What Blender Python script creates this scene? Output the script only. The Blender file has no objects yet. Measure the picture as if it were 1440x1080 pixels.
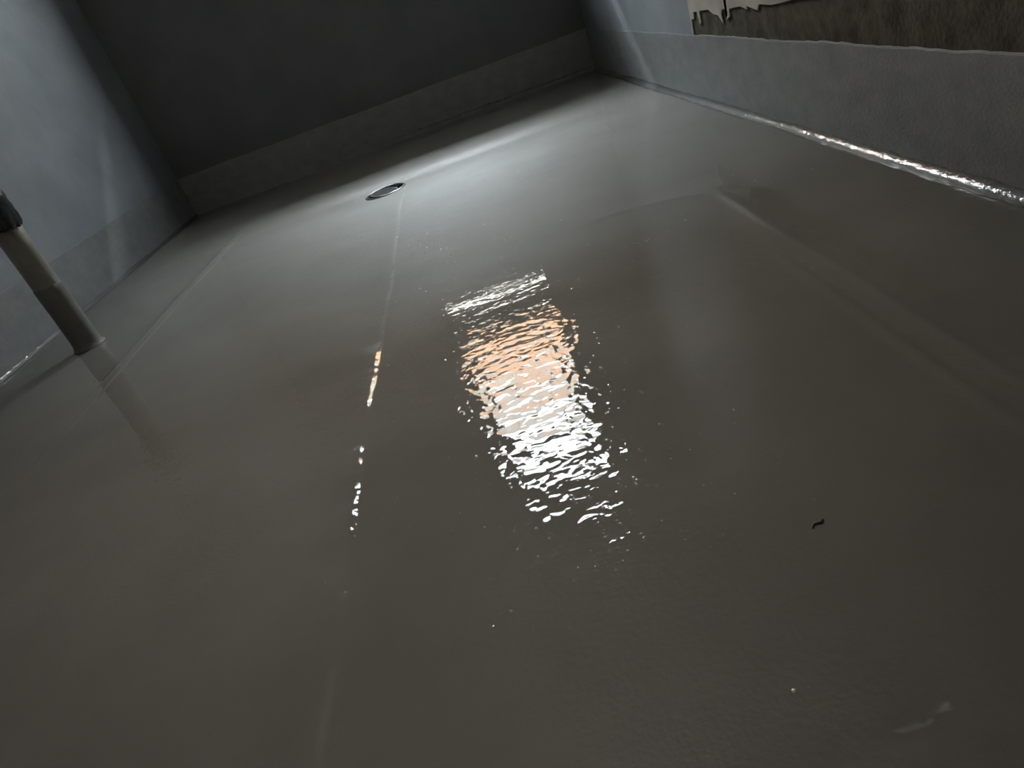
import bpy, bmesh, math, random
import numpy as np
from mathutils import Vector, noise

random.seed(7)
rng = np.random.default_rng(11)
scn = bpy.context.scene
C = scn.collection

# ------------------------------------------------------------------ room size (metres)
W = 2.258          # left wall x=-W, right wall x=0
YB = -4.85         # wall behind the camera
H = 2.80           # ceiling height
BAND = 0.20        # height of the brushed-on waterproof coating
WX0, WX1 = -1.22, -0.56      # window opening
WZ0, WZ1 = 0.955, 2.42
TH = 0.13          # far wall thickness

# ------------------------------------------------------------------ helpers
def mesh_obj(name, verts, faces, mat=None, parent=None, smooth=False):
    me = bpy.data.meshes.new(name)
    me.from_pydata([tuple(v) for v in verts], [], faces)
    me.update()
    if smooth:
        me.polygons.foreach_set('use_smooth', [True] * len(me.polygons))
    o = bpy.data.objects.new(name, me)
    C.objects.link(o)
    if mat: me.materials.append(mat)
    if parent: o.parent = parent
    return o

def bm_obj(name, bm, mat=None, parent=None, smooth=False):
    bmesh.ops.recalc_face_normals(bm, faces=bm.faces)
    me = bpy.data.meshes.new(name)
    bm.to_mesh(me); bm.free()
    if smooth:
        me.polygons.foreach_set('use_smooth', [True] * len(me.polygons))
    o = bpy.data.objects.new(name, me)
    C.objects.link(o)
    if mat: me.materials.append(mat)
    if parent: o.parent = parent
    return o

def add_box(bm, x0, x1, y0, y1, z0, z1):
    vs = [bm.verts.new((x, y, z)) for x in (x0, x1) for y in (y0, y1) for z in (z0, z1)]
    for f in ((0,1,3,2),(4,6,7,5),(0,4,5,1),(2,3,7,6),(0,2,6,4),(1,5,7,3)):
        bm.faces.new([vs[i] for i in f])

def lathe(bm, prof, n=48, cx=0, cy=0, jit=None, closed=False):
    rings = []
    for k, (r, z) in enumerate(prof):
        ring = []
        for i in range(n):
            a = 2 * math.pi * i / n
            dr, dz = jit(a, k, z) if jit else (0, 0)
            ring.append(bm.verts.new((cx + (r + dr) * math.cos(a), cy + (r + dr) * math.sin(a), z + dz)))
        rings.append(ring)
    for k in range(len(rings) - 1):
        for i in range(n):
            j = (i + 1) % n
            bm.faces.new((rings[k][i], rings[k][j], rings[k+1][j], rings[k+1][i]))
    if closed:
        bm.faces.new(rings[0][::-1]); bm.faces.new(rings[-1])
    return rings

def tag(o, label, cat, group=None, kind=None):
    o['label'] = label; o['category'] = cat
    if group: o['group'] = group
    if kind: o['kind'] = kind

def struct(o):
    o['kind'] = 'structure'
    return o

# ------------------------------------------------------------------ materials
def new_mat(name):
    m = bpy.data.materials.new(name); m.use_nodes = True
    nt = m.node_tree
    return m, nt, nt.nodes['Principled BSDF'], nt.nodes['Material Output']

def surf(name, c1, c2, scale=6, rough=.7, bump=.3, bscale=90, bdist=.002, spec=.4, stretch=(1,1,1), fine=None, metal=0, coat=0):
    m, nt, b, out = new_mat(name)
    N = nt.nodes; L = nt.links
    tc = N.new('ShaderNodeTexCoord')
    mp = N.new('ShaderNodeMapping'); mp.inputs['Scale'].default_value = stretch
    L.new(tc.outputs['Object'], mp.inputs[0])
    n1 = N.new('ShaderNodeTexNoise'); n1.inputs['Scale'].default_value = scale; n1.inputs['Detail'].default_value = 6
    n1.inputs['Roughness'].default_value = .6
    L.new(mp.outputs[0], n1.inputs['Vector'])
    cr = N.new('ShaderNodeValToRGB')
    cr.color_ramp.elements[0].position = .35; cr.color_ramp.elements[1].position = .65
    cr.color_ramp.elements[0].color = (*c1, 1); cr.color_ramp.elements[1].color = (*c2, 1)
    L.new(n1.outputs['Fac'], cr.inputs[0])
    L.new(cr.outputs[0], b.inputs['Base Color'])
    b.inputs['Roughness'].default_value = rough
    b.inputs['Specular IOR Level'].default_value = spec
    b.inputs['Metallic'].default_value = metal
    b.inputs['Coat Weight'].default_value = coat
    b.inputs['Coat Roughness'].default_value = .06
    n2 = N.new('ShaderNodeTexNoise'); n2.inputs['Scale'].default_value = bscale; n2.inputs['Detail'].default_value = 4
    L.new(mp.outputs[0], n2.inputs['Vector'])
    bp = N.new('ShaderNodeBump'); bp.inputs['Strength'].default_value = bump; bp.inputs['Distance'].default_value = bdist
    L.new(n2.outputs['Fac'], bp.inputs['Height'])
    L.new(bp.outputs[0], b.inputs['Normal'])
    if coat: L.new(bp.outputs[0], b.inputs['Coat Normal'])
    return m

M = {}
M['floor']  = surf('floor_membrane', (.36,.338,.305), (.41,.388,.352), 5, .50, .35, 160, .0015, 1.0)
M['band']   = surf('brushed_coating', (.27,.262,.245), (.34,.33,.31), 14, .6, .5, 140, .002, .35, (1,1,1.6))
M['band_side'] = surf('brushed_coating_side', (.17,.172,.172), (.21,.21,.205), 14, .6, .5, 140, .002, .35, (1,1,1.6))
M['wall_f'] = surf('grey_render_far', (.165,.165,.16), (.195,.195,.188), 5, .8, .5, 120, .002, .25)
M['wall_s'] = surf('grey_render_side', (.19,.20,.215), (.23,.24,.255), 5, .8, .5, 120, .002, .25)
M['brown']  = surf('raw_cement', (.045,.039,.028), (.10,.09,.068), 22, .92, .5, 120, .003, .15)
M['cream']  = surf('cream_plaster', (.34,.31,.25), (.42,.39,.33), 9, .7, .3, 80, .002, .3)
M['ceil']   = surf('ceiling_cement', (.16,.15,.135), (.20,.19,.17), 4, .9, .4, 60, .003, .2)
M['cove']   = surf('wet_coated_cove', (.085,.082,.075), (.11,.106,.097), 12, .6, 1.0, 95, .0022, .3, coat=1, stretch=(1,.55,1))
M['crust']  = surf('dried_slurry_crust', (.16,.15,.13), (.33,.31,.27), 40, .85, .6, 200, .002, .2)
M['pvc']    = surf('dull_grey_plastic', (.20,.195,.165), (.27,.26,.225), 12, .45, .2, 120, .001, .4)
M['sleeve'] = surf('coated_pipe_foot', (.135,.132,.118), (.18,.175,.155), 20, .5, .5, 100, .002, .4)
M['black']  = surf('black_plastic_wrap', (.010,.010,.011), (.022,.022,.024), 30, .42, .6, 60, .004, .5)
M['hole']   = surf('drain_inside', (.006,.006,.006), (.012,.012,.011), 20, .7, .3, 60, .002, .2)
M['metal']  = surf('dulled_metal', (.13,.13,.125), (.22,.22,.21), 40, .35, .3, 150, .001, .5, metal=.7)
M['frame']  = surf('window_frame_paint', (.10,.095,.085), (.13,.12,.11), 10, .5, .2, 80, .001, .4)
M['grit']   = surf('glint_grit', (.70,.68,.64), (.82,.80,.77), 60, .25, .2, 300, .001, .6, coat=1)  # grit paled so its colour imitates white sparkles on the wet floor
M['dark_grit'] = surf('dark_grit', (.03,.027,.022), (.07,.06,.05), 60, .35, .2, 300, .001, .5)
M['salmon'] = surf('salmon_facade_paint', (.72,.40,.24), (.80,.47,.30), 3, .85, .2, 30, .003, .2)
M['offwhite'] = surf('off_white_facade_paint', (.74,.68,.60), (.80,.75,.68), 3, .85, .2, 30, .003, .2)
M['yard']   = surf('yard_concrete', (.28,.27,.25), (.36,.35,.33), 3, .9, .3, 30, .003, .2)

# clear water film: fresnel reflection over see-through, rippled
def water_mat():
    m, nt, b, out = new_mat('clear_water')
    N = nt.nodes; L = nt.links
    N.remove(b)
    tc = N.new('ShaderNodeTexCoord')
    def noise_tex(sc, rot, scale, det, rough=.5, dist=0):
        mp = N.new('ShaderNodeMapping'); mp.inputs['Scale'].default_value = sc
        mp.inputs['Rotation'].default_value = (0, 0, rot)
        L.new(tc.outputs['Object'], mp.inputs[0])
        n = N.new('ShaderNodeTexNoise'); n.inputs['Scale'].default_value = scale
        n.inputs['Detail'].default_value = det; n.inputs['Roughness'].default_value = rough
        n.inputs['Distortion'].default_value = dist
        L.new(mp.outputs[0], n.inputs['Vector'])
        return n.outputs['Fac']
    def math_(op, a, bb=None, clamp=False):
        n = N.new('ShaderNodeMath'); n.operation = op; n.use_clamp = clamp
        for i, v in enumerate((a, bb)):
            if v is None: continue
            if isinstance(v, (int, float)): n.inputs[i].default_value = v
            else: L.new(v, n.inputs[i])
        return n.outputs[0]
    fine = noise_tex((1, 1.15, 1), .12, 58, 1.2, .5, .3)      # brush-mark ripples
    mid = noise_tex((1, 1.9, 1), -.25, 17, 1.0, .5, .3)
    big = noise_tex((1, 1, 1), 0, 3.2, 1.0)
    patch = noise_tex((1, 1, 1), .4, 2.6, 2)               # where the ripples are strong
    # height in metres
    h = math_('MULTIPLY', fine, RIP[0])
    h = math_('ADD', h, math_('MULTIPLY', mid, RIP[1]))
    pos = N.new('ShaderNodeSeparateXYZ'); L.new(tc.outputs['Object'], pos.inputs[0])
    near = N.new('ShaderNodeMapRange'); near.interpolation_type = 'SMOOTHSTEP'
    near.inputs['From Min'].default_value = -2.60; near.inputs['From Max'].default_value = -2.86
    near.inputs['To Min'].default_value = .11; near.inputs['To Max'].default_value = 1.0
    L.new(pos.outputs['Y'], near.inputs['Value'])
    amp = math_('MULTIPLY', math_('ADD', math_('MULTIPLY', patch, 1.2), .4), near.outputs[0])
    h = math_('MULTIPLY', h, amp)
    h = math_('ADD', h, math_('MULTIPLY', big, RIP[2]))
    # sparse pimples
    vo = N.new('ShaderNodeTexVoronoi'); vo.inputs['Scale'].default_value = 56; vo.voronoi_dimensions = '2D'
    L.new(tc.outputs['Object'], vo.inputs['Vector'])
    pim = math_('SUBTRACT', .024, math_('MULTIPLY', vo.outputs['Distance'], vo.outputs['Distance']), clamp=True)
    sep = N.new('ShaderNodeSeparateColor'); L.new(vo.outputs['Color'], sep.inputs[0])
    keep = math_('GREATER_THAN', sep.outputs[0], .78)
    pim = math_('MULTIPLY', math_('MULTIPLY', pim, keep), .0165)
    h = math_('ADD', h, pim)
    bp = N.new('ShaderNodeBump'); bp.inputs['Strength'].default_value = 1; bp.inputs['Distance'].default_value = 1
    L.new(h, bp.inputs['Height'])
    fr = N.new('ShaderNodeFresnel'); fr.inputs['IOR'].default_value = 1.31
    L.new(bp.outputs[0], fr.inputs['Normal'])
    gl = N.new('ShaderNodeBsdfGlossy'); gl.inputs['Roughness'].default_value = .004
    L.new(bp.outputs[0], gl.inputs['Normal'])
    tr = N.new('ShaderNodeBsdfTransparent')
    mx = N.new('ShaderNodeMixShader')
    L.new(fr.outputs[0], mx.inputs[0]); L.new(tr.outputs[0], mx.inputs[1]); L.new(gl.outputs[0], mx.inputs[2])
    L.new(mx.outputs[0], out.inputs['Surface'])
    return m
RIP = (.00082, .0014, .0010)
M['water'] = water_mat()

# ------------------------------------------------------------------ floor and water (share one height field)
DR = (-1.10, -1.175, .078)     # drain centre and radius
def smooth(t):
    t = np.clip(t, 0, 1); return t * t * (3 - 2 * t)

def wob(y, s, k):
    return (np.sin(y * 5.1 + s) * .5 + np.sin(y * 13.7 + s * 2.3) * .28 + np.sin(y * 41 + s * 3.1) * .12) * k

def height(X, Y):
    Z = np.zeros_like(X)
    # laps of the waterproof cloth running the length of the room
    d = X - (-1.022 + wob(Y, .4, .006))
    br = np.clip(.95 + .7 * wob(Y * 3.1, .7, 1) + .16 * np.sin(Y * 131 + 4 * np.sin(Y * 23)) + .16 * np.sin(Y * 57 + 3 * np.sin(Y * 11)), .2, 1.5)
    Z += .0022 * (.3 + .7 * smooth((-Y - 2.4) / .3)) * br * (1 - smooth((d + .006) / .0125)) * smooth((d + .06) / .05)
    d2 = X - (-.285 + wob(Y, 2.0, .005))
    Z += .0020 * np.exp(-(d2 / .010) ** 2) * (.18 + .82 * smooth((-Y - 2.42) / .12))
    Z += .0016 * np.exp(-((d2 + .045) / .010) ** 2) * smooth((-Y - 2.75) / .15)
    d3 = X - (-1.745 + wob(Y, 1.1, .006))
    Z += .0007 * (1 - smooth((d3 + .004) / .009)) * smooth((d3 + .08) / .07)
    Z += .0005 * np.exp(-((d3 + .03) / .005) ** 2)
    # a rounded step right in front of the camera
    yl = -3.572 - .09 * (X + .5)**2
    Z += .0026 * np.exp(-((Y - yl) / .018) ** 2) * smooth((X + .85) / .3)
    # very gentle fall and hollows
    Z += .0012 * np.sin(X * 3.1 + 1.0) * np.sin(Y * 2.3 + .5)
    # broad trowel sweeps
    for cx, cy, r, w, h in ((-.55,-2.75,.42,.022,.0007), (-.42,-3.0,.30,.02,.0006), (-1.45,-2.95,.35,.025,.0007),
                            (-1.2,-3.1,.5,.03,.0006), (-.62,-3.05,.2,.015,.0005), (-.40,-2.9,.16,.012,.0006), (-.52,-3.02,.10,.010,.0005), (-1.25,-2.85,.22,.014,.0006), (-1.4,-3.0,.14,.012,.0005), (-.9,-3.35,.3,.02,.0004)):
        rr = np.hypot(X - cx, Y - cy)
        ang = np.arctan2(Y - cy, X - cx)
        Z += .8 * h * np.exp(-((rr - r) / w) ** 2) * np.clip(np.cos(ang + 1.1 + cx * 3), 0, 1)
    # fall into the drain
    rr = np.hypot(X - DR[0], Y - DR[1])
    Z -= .003 * np.exp(-(rr / .16) ** 2)
    return Z

def sheet(name, off, mat, x0, x1, y0, y1):
    xs = np.unique(np.round(np.concatenate([np.linspace(x0, x1, 190),
        np.arange(-1.06, -.98, .0016), np.arange(-.36, -.245, .0022), np.arange(-1.80, -1.72, .0022)]), 5))
    ys = np.unique(np.round(np.concatenate([np.linspace(y0, y0 + 1.3, 60), np.linspace(y0 + 1.3, y0 + 2.7, 420), np.linspace(y0 + 2.7, y1, 160), np.arange(-3.62, -3.50, .004)]), 5))
    X, Y = np.meshgrid(xs, ys)
    Z = height(X, Y) + off
    nx, ny = len(xs), len(ys)
    co = np.stack([X.ravel(), Y.ravel(), Z.ravel()], 1)
    i = np.arange((ny - 1) * (nx - 1)); r = i // (nx - 1); c = i % (nx - 1)
    a = r * nx + c
    q = np.stack([a, a + 1, a + nx + 1, a + nx], 1)
    ctr = co[q].mean(1)
    keep = np.hypot(ctr[:, 0] - DR[0], ctr[:, 1] - DR[1]) > DR[2] * .93
    q = q[keep]
    me = bpy.data.meshes.new(name)
    me.vertices.add(len(co)); me.vertices.foreach_set('co', co.ravel())
    me.loops.add(q.size); me.loops.foreach_set('vertex_index', q.ravel().astype(np.int32))
    me.polygons.add(len(q)); me.polygons.foreach_set('loop_start', np.arange(0, q.size, 4, dtype=np.int32))
    me.update(calc_edges=True)
    me.polygons.foreach_set('use_smooth', [True] * len(q))
    me.materials.append(mat)
    o = bpy.data.objects.new(name, me); C.objects.link(o)
    return o

fl = struct(sheet('floor', 0, M['floor'], -W, 0, YB, 0))
wt = sheet('water', .0008, M['water'], -W + .003, -.003, YB + .01, -.02)
tag(wt, 'thin clear sheet of rippled water lying over the whole grey floor', 'water', kind='stuff')

# slab under the floor
bm = bmesh.new()
add_box(bm, -W - .15, .15, YB - .15, TH, -.30, -.075)
struct(bm_obj('floor', bm, M['ceil']))

# ------------------------------------------------------------------ walls
def wall_box(name, x0, x1, y0, y1, z0, z1, mat):
    bm = bmesh.new(); add_box(bm, x0, x1, y0, y1, z0, z1)
    return struct(bm_obj(name, bm, mat))

# far wall with the window opening (one mesh of four blocks)
bm = bmesh.new()
add_box(bm, -W - .15, WX0, 0, TH, -.075, H)
add_box(bm, WX1, .15, 0, TH, -.075, H)
add_box(bm, WX0, WX1, 0, TH, -.075, WZ0)
add_box(bm, WX0, WX1, 0, TH, WZ1, H)
struct(bm_obj('wall_far', bm, M['wall_f']))
wall_box('wall_left', -W - .15, -W, YB, 0, -.075, H, M['wall_s'])
wall_box('wall_right', 0, .15, YB, 0, -.075, H, M['brown'])
bm = bmesh.new()                      # wall behind the camera, with a doorway opened for the fill light
DX0, DX1, DZ = -1.95, -.75, 2.05
add_box(bm, -W - .15, DX0, YB - .15, YB, -.075, H)
add_box(bm, DX1, .15, YB - .15, YB, -.075, H)
add_box(bm, DX0, DX1, YB - .15, YB, DZ, H)
struct(bm_obj('wall_back', bm, M['wall_f']))
# unseen passage added to shut out sky and hold the fill light
PY0 = YB - 1.5
wall_box('wall_added_passage', -W - .3, .3, PY0 - .15, PY0, -.075, H, M['band_side'])
wall_box('wall_added_passage', -W - .45, -W - .3, PY0 - .15, YB - .15, -.075, H, M['band_side'])
wall_box('wall_added_passage', .3, .45, PY0 - .15, YB - .15, -.075, H, M['band_side'])
wall_box('wall_added_passage', -W - .3, -W - .15, YB - .17, YB - .15, -.075, H, M['band_side'])
wall_box('wall_added_passage', .15, .3, YB - .17, YB - .15, -.075, H, M['band_side'])
wall_box('ceiling', -W - .45, .45, PY0 - .15, YB - .15, H, H + .15, M['ceil'])
wall_box('floor', -W - .45, .45, PY0 - .15, YB - .15, -.15, -.003, M['ceil'])
wall_box('ceiling', -W - .15, .15, YB - .15, TH, H, H + .15, M['ceil'])

# smooth grey render on the first stretch of the right wall
bm = bmesh.new(); add_box(bm, -.0012, 0, -1.603, 0, BAND - .01, H)
struct(bm_obj('trim_1', bm, M['wall_s']))

# cream plaster with a torn lower edge, on the rest of the right wall
RAG = RAGPTS = [
 (-1.606,.204),(-1.614,.204),(-1.618,.243),(-1.640,.244),(-1.644,.262),(-1.672,.264),(-1.676,.250),(-1.682,.229),(-1.694,.234),
 (-1.694,.265),(-1.764,.268),(-1.796,.257),(-1.832,.253),(-1.860,.231),(-1.856,.255),(-1.866,.267),(-1.896,.268),(-1.900,.256),
 (-1.884,.241),(-1.912,.251),(-1.914,.268),(-1.986,.273),(-2.024,.265),(-2.024,.273),(-2.084,.263),(-2.094,.276),(-2.16,.273),
 (-2.20,.276),(-2.28,.283),(-2.40,.285),(-2.47,.288),(-2.70,.290),(-2.95,.283),(-3.3,.290),(-3.9,.284),(YB+.01,.286)]
zt = .40
bm = bmesh.new()
for x in (-.006,):
    lo = []; hi = []; lo2 = []; hi2 = []
    for k, (y, z) in enumerate(RAG):
        t = zt + .012 * noise.noise(Vector((y * 9, 3, 0)))
        lo.append(bm.verts.new((-.004, y, z))); hi.append(bm.verts.new((-.004, y, t)))
        lo2.append(bm.verts.new((-.0005, y, z))); hi2.append(bm.verts.new((-.0005, y, t)))
    for k in range(len(lo) - 1):
        bm.faces.new((lo[k], lo[k+1], hi[k+1], hi[k]))
        bm.faces.new((lo[k], lo2[k], lo2[k+1], lo[k+1]))
        bm.faces.new((hi[k], hi[k+1], hi2[k+1], hi2[k]))
    bm.faces.new((lo[0], hi[0], hi2[0], lo2[0]))
struct(bm_obj('trim_2', bm, M['cream']))

# brushed coating band on each wall, slightly proud, with an uneven top edge
def band(name, along, a0, a1, pos, th, mat, seed, step=.012):
    n = int(abs(a1 - a0) / step)
    bm = bmesh.new(); rows = []
    for i in range(n + 1):
        a = a0 + (a1 - a0) * i / n
        t = BAND + .0035 * noise.noise(Vector((a * 6, seed, 0))) + .0025 * noise.noise(Vector((a * 40, seed, 5)))
        pts = []
        for z, o in ((-.01, th), (.05, th), (t - .003, th), (t, th * .6), (t, 0)):
            pts.append(bm.verts.new((a, pos - o, z) if along == 'x' else ((pos + o if pos < -1 else pos - o), a, z)))
        rows.append(pts)
    for i in range(n):
        for k in range(4):
            bm.faces.new((rows[i][k], rows[i+1][k], rows[i+1][k+1], rows[i][k+1]))
    return struct(bm_obj(name, bm, mat))
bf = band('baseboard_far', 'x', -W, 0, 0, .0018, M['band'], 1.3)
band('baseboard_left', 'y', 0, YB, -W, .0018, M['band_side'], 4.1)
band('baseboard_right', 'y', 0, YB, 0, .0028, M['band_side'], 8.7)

# crust of dried slurry along the foot of the far wall
bm = bmesh.new()
n = 420; rows = []
for i in range(n + 1):
    x = -1.15 + 1.13 * i / n
    g = min(1, i / 120) * (.55 + .45 * noise.noise(Vector((x * 8, 0, 2))))
    r = .0028 * g * (1 + 1.0 * noise.noise(Vector((x * 70, 1, 0)))) + .0004
    zc = .021 + .003 * noise.noise(Vector((x * 9, 7, 0)))
    rows.append([bm.verts.new((x, -.004 - max(r, .0002) * math.cos(a), zc + 1.4 * max(r, .0002) * math.sin(a)))
                 for a in (-1.5, -.8, 0, .8, 1.5)])
for i in range(n):
    for k in range(4):
        bm.faces.new((rows[i][k], rows[i+1][k], rows[i+1][k+1], rows[i][k+1]))
bm_obj('slurry_crust', bm, M['crust'], bf, True)

# coved joint where the floor turns up the side walls
def cove(name, side, seed):
    n = 460; R0 = .019; rows = []
    bm = bmesh.new()
    for i in range(n + 1):
        y = -.01 + (YB + .03) * i / n
        r = (R0 if side > 0 else .013) * (1 + .30 * noise.noise(Vector((y * 4, seed, 0))) + .16 * noise.noise(Vector((y * 23, seed, 3))) + .07 * noise.noise(Vector((y * 75, seed, 9))))
        base = -.0024 if side > 0 else .0014
        row = []
        for k in range(13):
            a = k / 12 * math.pi / 2
            off = r * (1 - math.sin(a)); z = r * (1 - math.cos(a))
            x = (base - off) if side > 0 else (-W + base + off)
            z0 = float(height(np.array([x]), np.array([y]))[0])
            row.append(bm.verts.new((x, y, z + z0 * (1 - k / 12) + .0012)))
        rows.append(row)
    for i in range(n):
        for k in range(12):
            bm.faces.new((rows[i][k], rows[i+1][k], rows[i+1][k+1], rows[i][k+1]))
    return struct(bm_obj(name, bm, M['cove'], None, True))
cove('trim_3', 1, 2.2)
cove('trim_4', -1, 6.1)

# ------------------------------------------------------------------ window
wn = bpy.data.objects.new('window_1', None); C.objects.link(wn); wn.location = ((WX0 + WX1) / 2, .06, WZ0)
struct(wn)
def wpart(name, boxes, mat):
    bm = bmesh.new()
    for b in boxes: add_box(bm, *b)
    for v in bm.verts: v.co -= wn.location
    return bm_obj(name, bm, mat, wn)
f = .022
wpart('window_frame', [(WX0, WX0 + f, .012, .052, WZ0, WZ1), (WX1 - f, WX1, .012, .052, WZ0, WZ1),
                       (WX0 + f, WX1 - f, .012, .052, WZ1 - f, WZ1)], M['frame'])
wpart('lower_panel', [(WX0 + f, WX1 - f, .014, .040, 1.020, 1.245)], M['frame'])
wpart('gap_rail', [(WX0 + f, WX1 - f, .016, .026,   .970, .990)], M['frame'])

# ------------------------------------------------------------------ what the window looks out on
nb = bpy.data.objects.new('neighbouring_building', None); C.objects.link(nb); nb.location = (-.9, 4.0, -.2)
tag(nb, 'salmon and off-white building front outside the window, mirrored in the wet floor', 'building')
def npart(name, x0, x1, y0, y1, z0, z1, mat):
    bm = bmesh.new(); add_box(bm, x0, x1, y0, y1, z0, z1)
    for v in bm.verts: v.co -= nb.location
    return bm_obj(name, bm, mat, nb)
npart('wall', -5.9, 4.1, 4.0, 6.0, -.2, 2.78, M['offwhite'])
npart('upper_wall', -5.9, 4.1, 4.0, 6.0, 2.78, 3.70, M['salmon'])
npart('parapet', -5.95, 4.15, 3.95, 6.05, 3.70, 4.40, M['offwhite'])
wall_box('floor', -8, 6, TH + .0, 9, -.45, -.2, M['yard'])

# unseen slab added outside the window to cut steep sky light
wall_box('sky_cut_slab', -W - .15, .6, TH, TH + 1.1, 3.47, 3.60, M['ceil'])

# ------------------------------------------------------------------ drain pipe stub
PX, PY = -1.990, -1.880
pp = bpy.data.objects.new('drain_pipe', None); C.objects.link(pp); pp.location = (PX, PY, .002)
tag(pp, 'upright grey plastic pipe stub with black wrapped top near the left wall', 'pipe')
r0 = .0365
bm = bmesh.new(); lathe(bm, [(r0, .002), (r0, .1), (r0, .3), (r0, .43), (r0 - .004, .43), (r0 - .004, .2)], 48)
bm_obj('pipe_body', bm, M['pvc'], pp, True)
def js(a, k, z):
    w = .0008 * noise.noise(Vector((math.cos(a) * 3, math.sin(a) * 3, z * 30)))
    return (w, .004 * noise.noise(Vector((math.cos(a) * 2, math.sin(a) * 2, 9))) if k >= 11 else 0)
bm = bmesh.new()
lathe(bm, [(.047, .0005), (.0445, .004), (.0415, .010), (.0395, .018), (.0385, .03), (.0382, .05), (.038, .08), (.038, .11), (.038, .14), (.038, .165), (.038, .18), (.038, .196), (.0362, .199)], 48, jit=js)
bm_obj('coated_foot', bm, M['sleeve'], pp, True)
def jc(a, k, z):
    v = Vector((math.cos(a) * 2.2, math.sin(a) * 2.2, z * 45))
    w = .0055 * noise.noise(v) + .003 * noise.noise(v * 2.7)
    return (w if 0 < k < 11 else w * .4, .011 * noise.noise(Vector((math.cos(a) * 3, math.sin(a) * 3, 4))) if k <= 1 else .002 * noise.noise(v * 3))
bm = bmesh.new()
rg = lathe(bm, [(.0375, .372), (.043, .368), (.046, .376), (.0445, .388), (.0475, .398), (.0455, .410), (.0480, .422), (.0465, .436), (.047, .450), (.0455, .462), (.040, .470), (.030, .474), (.014, .470)], 64, jit=jc)
bm.faces.new(rg[-1])
bm_obj('black_wrap', bm, M['black'], pp, True)

# ------------------------------------------------------------------ floor drain
dr = bpy.data.objects.new('floor_drain', None); C.objects.link(dr); dr.location = (DR[0], DR[1], -.003)
tag(dr, 'round dark floor drain with a displaced metal grate near the far wall', 'drain')
R1 = DR[2]
bm = bmesh.new()
lathe(bm, [(R1 + .004, -.002), (R1 + .003, .0035), (R1 - .001, .0055), (R1 - .007, .004), (R1 - .008, -.004), (R1 - .010, -.012)], 64,
      jit=lambda a, k, z: (.0008 * noise.noise(Vector((math.cos(a) * 5, math.sin(a) * 5, 0))), .0010 * noise.noise(Vector((math.cos(a) * 4, math.sin(a) * 4, 5)))))
bm_obj('rim', bm, M['metal'], dr, True)
bm = bmesh.new()
rg = lathe(bm, [(R1 - .004, -.001), (R1 - .010, -.010), (R1 - .016, -.030), (R1 - .022, -.060)], 48)
bm.faces.new(rg[-1])
bm_obj('drain_bowl', bm, M['hole'], dr, True)
# grate: perforated plate, tipped
bm = bmesh.new()
Rg = R1 - .024
n = 40
for (a, b_) in ((Rg, Rg - .007),):
    lathe(bm, [(a, 0), (a, .0025), (b_, .0025), (b_, 0), (a, 0)], n)
for k in range(-4, 5):
    yy = k * .0115; hw = math.sqrt(max(Rg * Rg - yy * yy, 0)) - .003
    add_box(bm, -hw, hw, yy - .0028, yy + .0028, 0, .0022)
M['grate'] = surf('blackened_metal', (.035,.035,.034), (.07,.07,.068), 40, .45, .3, 150, .001, .4, metal=.3)
g = bm_obj('grate', bm, M['grate'], dr)
g.location = (-.004, -.006, .0005); g.rotation_euler = (math.radians(3), math.radians(4), .5)

# ------------------------------------------------------------------ bits lying on the wet floor
def hz(x, y): return float(height(np.array([x]), np.array([y]))[0])
bm = bmesh.new()
def blob(bm, x, y, r, e=.6):
    rad = [r * random.uniform(.75, 1.2) for _ in range(7)]
    z = hz(x, y) + .0006
    top = bm.verts.new((x, y, z + r * e)); ring = []; mid = []
    a0 = random.random() * 6
    for i in range(7):
        a = a0 + i * 2 * math.pi / 7
        ring.append(bm.verts.new((x + rad[i] * math.cos(a), y + rad[i] * math.sin(a), z)))
        mid.append(bm.verts.new((x + .7 * rad[i] * math.cos(a), y + .7 * rad[i] * math.sin(a), z + r * e * .75)))
    for i in range(7):
        j = (i + 1) % 7
        bm.faces.new((ring[i], ring[j], mid[j], mid[i])); bm.faces.new((mid[i], mid[j], top))
GRIT = []
for i in range(150):
    GRIT.append((random.gauss(-.72, .16), random.uniform(-3.35, -1.5), random.uniform(.0006, .0013)))
for cx, cy, n, s in ((-.80,-2.12,26,.07), (-.70,-1.75,10,.1), (-.95,-1.62,10,.08), (-1.2,-1.2,5,.05), (-.42,-2.55,9,.05), (-.22,-2.45,4,.06)):
    for i in range(n):
        GRIT.append((random.gauss(cx, s), random.gauss(cy, s * 1.4), random.uniform(.0009, .0026)))
for x, y, r in ((-.515,-2.552,.0018),(-.497,-2.556,.0022),(-.490,-2.561,.002),(-.475,-2.566,.0024),(-.428,-2.553,.0024),(-.80,-3.26,.0022),(-.725,-3.262,.0026),(-.64,-3.515,.002),(-.545,-3.17,.0016),(-.012,-1.62,.004),(-.012,-1.93,.004),(-.05,-1.80,.004)):
    GRIT.append((x, y, r))
for x, y, r in GRIT:
    if -W + .05 < x < -.05 and math.hypot(x - DR[0], y - DR[1]) > .09:
        blob(bm, x, y, r)
o = bm_obj('grit', bm, M['grit'], None, True)
tag(o, 'tiny specks of grit, paled as painted glints, scattered over the wet floor', 'grit', kind='stuff')

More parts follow.
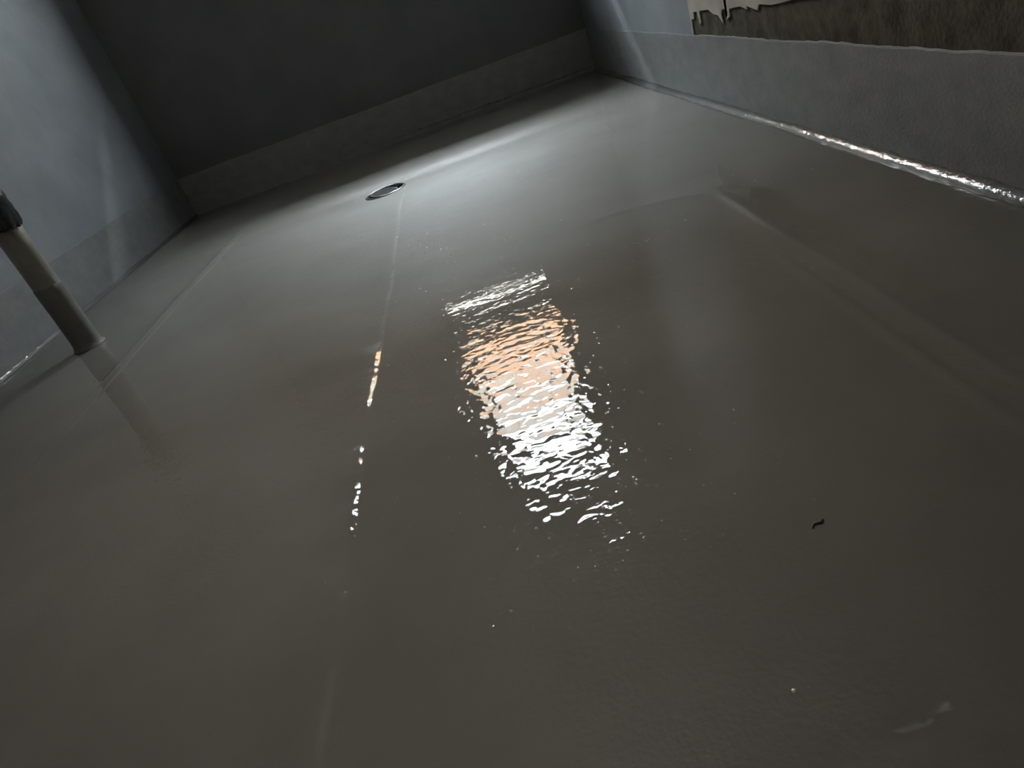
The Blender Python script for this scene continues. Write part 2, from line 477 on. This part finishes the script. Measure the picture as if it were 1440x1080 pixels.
def fibre(name, x, y, pts, r, mat, label):
    bm = bmesh.new(); rows = []
    z = .0018 + hz(x, y)
    for k, (dx, dy, dz) in enumerate(pts):
        q = pts[min(k + 1, len(pts) - 1)]; p = pts[max(k - 1, 0)]
        t = Vector((q[0] - p[0], q[1] - p[1], 0)).normalized(); s = Vector((-t.y, t.x, 0))
        rr = r * (.5 if k in (0, len(pts) - 1) else 1)
        rows.append([bm.verts.new(Vector((dx, dy, dz + rr)) + s * rr * math.cos(a) + Vector((0, 0, rr * math.sin(a)))) for a in [i * math.pi / 3 for i in range(6)]])
    for k in range(len(rows) - 1):
        for i in range(6):
            j = (i + 1) % 6
            bm.faces.new((rows[k][i], rows[k][j], rows[k+1][j], rows[k+1][i]))
    bm.faces.new(rows[0][::-1]); bm.faces.new(rows[-1])
    o = bm_obj(name, bm, mat, None, True); o.location = (x, y, z - .001)
    tag(o, label, 'debris')
fibre('mortar_crumb', -.549, -3.373, [(-.006,-.003,0),(-.003,.001,0),(0,.0012,0),(.003,0,.0004),(.006,.0022,.0003),(.007,.004,0)], .0009, M['dark_grit'],
      'small curled crumb of dark debris on the lower right of the floor')

# ------------------------------------------------------------------ light
w = bpy.data.worlds.new('sky'); scn.world = w; w.use_nodes = True
N = w.node_tree.nodes; L = w.node_tree.links
bg = N['Background']
tc = N.new('ShaderNodeTexCoord'); sx = N.new('ShaderNodeSeparateXYZ'); cr = N.new('ShaderNodeValToRGB')
L.new(tc.outputs['Generated'], sx.inputs[0]); L.new(sx.outputs['Z'], cr.inputs[0])
e = cr.color_ramp.elements
e[0].position = .0; e[0].color = (.22, .22, .21, 1)
e[1].position = 1.0; e[1].color = (.86, .94, 1.0, 1)
m_ = e.new(.55); m_.color = (.34, .385, .40, 1)
m_ = e.new(.75); m_.color = (.62, .70, .74, 1)
L.new(cr.outputs[0], bg.inputs['Color']); bg.inputs['Strength'].default_value = 36.5

# daylight entering through the window is sampled through a portal filling the opening
li = bpy.data.lights.new('window_daylight', 'AREA'); li.shape = 'RECTANGLE'
li.size = WX1 - WX0; li.size_y = WZ1 - WZ0
li.cycles.is_portal = True
lo_ = bpy.data.objects.new('window_daylight', li); C.objects.link(lo_)
lo_.location = ((WX0 + WX1) / 2, TH + .004, (WZ0 + WZ1) / 2); lo_.rotation_euler = (math.radians(-90), 0, 0)

# strip lamps added to throw a light streak through the gap under the panel
SL = .90; SHEET = 5.2
for k, (dy, pw) in enumerate(((.14, 1.0), (.22, 1.5), (.32, 2.2), (.44, 3.0)  )):
    la = bpy.data.lights.new('gap_streak_lamp', 'AREA'); la.shape = 'RECTANGLE'
    la.size = .9 + dy; la.size_y = .012 + .06 * dy; la.energy = pw * SHEET  
    la.color = (.82, .92, 1.0); la.spread = math.radians(160)
    ob = bpy.data.objects.new('gap_streak_lamp', la); C.objects.link(ob)
    ob.location = ((WX0 + WX1) / 2, .040 + dy, 1.020 + SL * dy + .01)
    d = Vector((0, -1, -SL)).normalized()
    ob.rotation_euler = d.to_track_quat('-Z', 'Y').to_euler()

FILL = 1.0
# dim warm fill light added behind the camera, outside the doorway
ld = bpy.data.lights.new('back_fill', 'AREA'); ld.shape = 'RECTANGLE'
ld.size = 1.2; ld.size_y = 1.9; ld.energy = FILL; ld.color = (1.0, .90, .78)
ob = bpy.data.objects.new('back_fill', ld); C.objects.link(ob)
ob.location = ((DX0 + DX1) / 2, YB - .35, 1.15); ob.rotation_euler = (math.radians(90), 0, 0)

# weak unseen fill light added under the ceiling to lift the floor
lc = bpy.data.lights.new('top_fill', 'AREA'); lc.shape = 'DISK'; lc.size = .14; lc.energy = .50; lc.color = (1.0, .95, .84)
ob = bpy.data.objects.new('top_fill', lc); C.objects.link(ob); ob.location = (-1.0, -2.65, H - .02); lc.spread = math.radians(58)

# ------------------------------------------------------------------ camera
cam = bpy.data.cameras.new('camera'); co = bpy.data.objects.new('camera', cam); C.objects.link(co)
co.location = (-.73241, -3.81999, .48333)
co.rotation_euler = (1.04277968, .3150555, -.11202339)
cam.sensor_width = 36; cam.lens = 955.386 / 1440 * 36; cam.clip_start = .01
scn.camera = co

vs = scn.view_settings
vs.view_transform = 'Standard'; vs.look = 'None'; vs.gamma = 1; vs.exposure = 1.56
vs.use_curve_mapping = False
scn.cycles.use_denoising = True
scn.cycles.max_bounces = 8
scn.cycles.diffuse_bounces = 4
scn.cycles.glossy_bounces = 4
scn.cycles.transparent_max_bounces = 8
scn.cycles.caustics_reflective = False
scn.cycles.caustics_refractive = False
scn.cycles.sample_clamp_indirect = 4
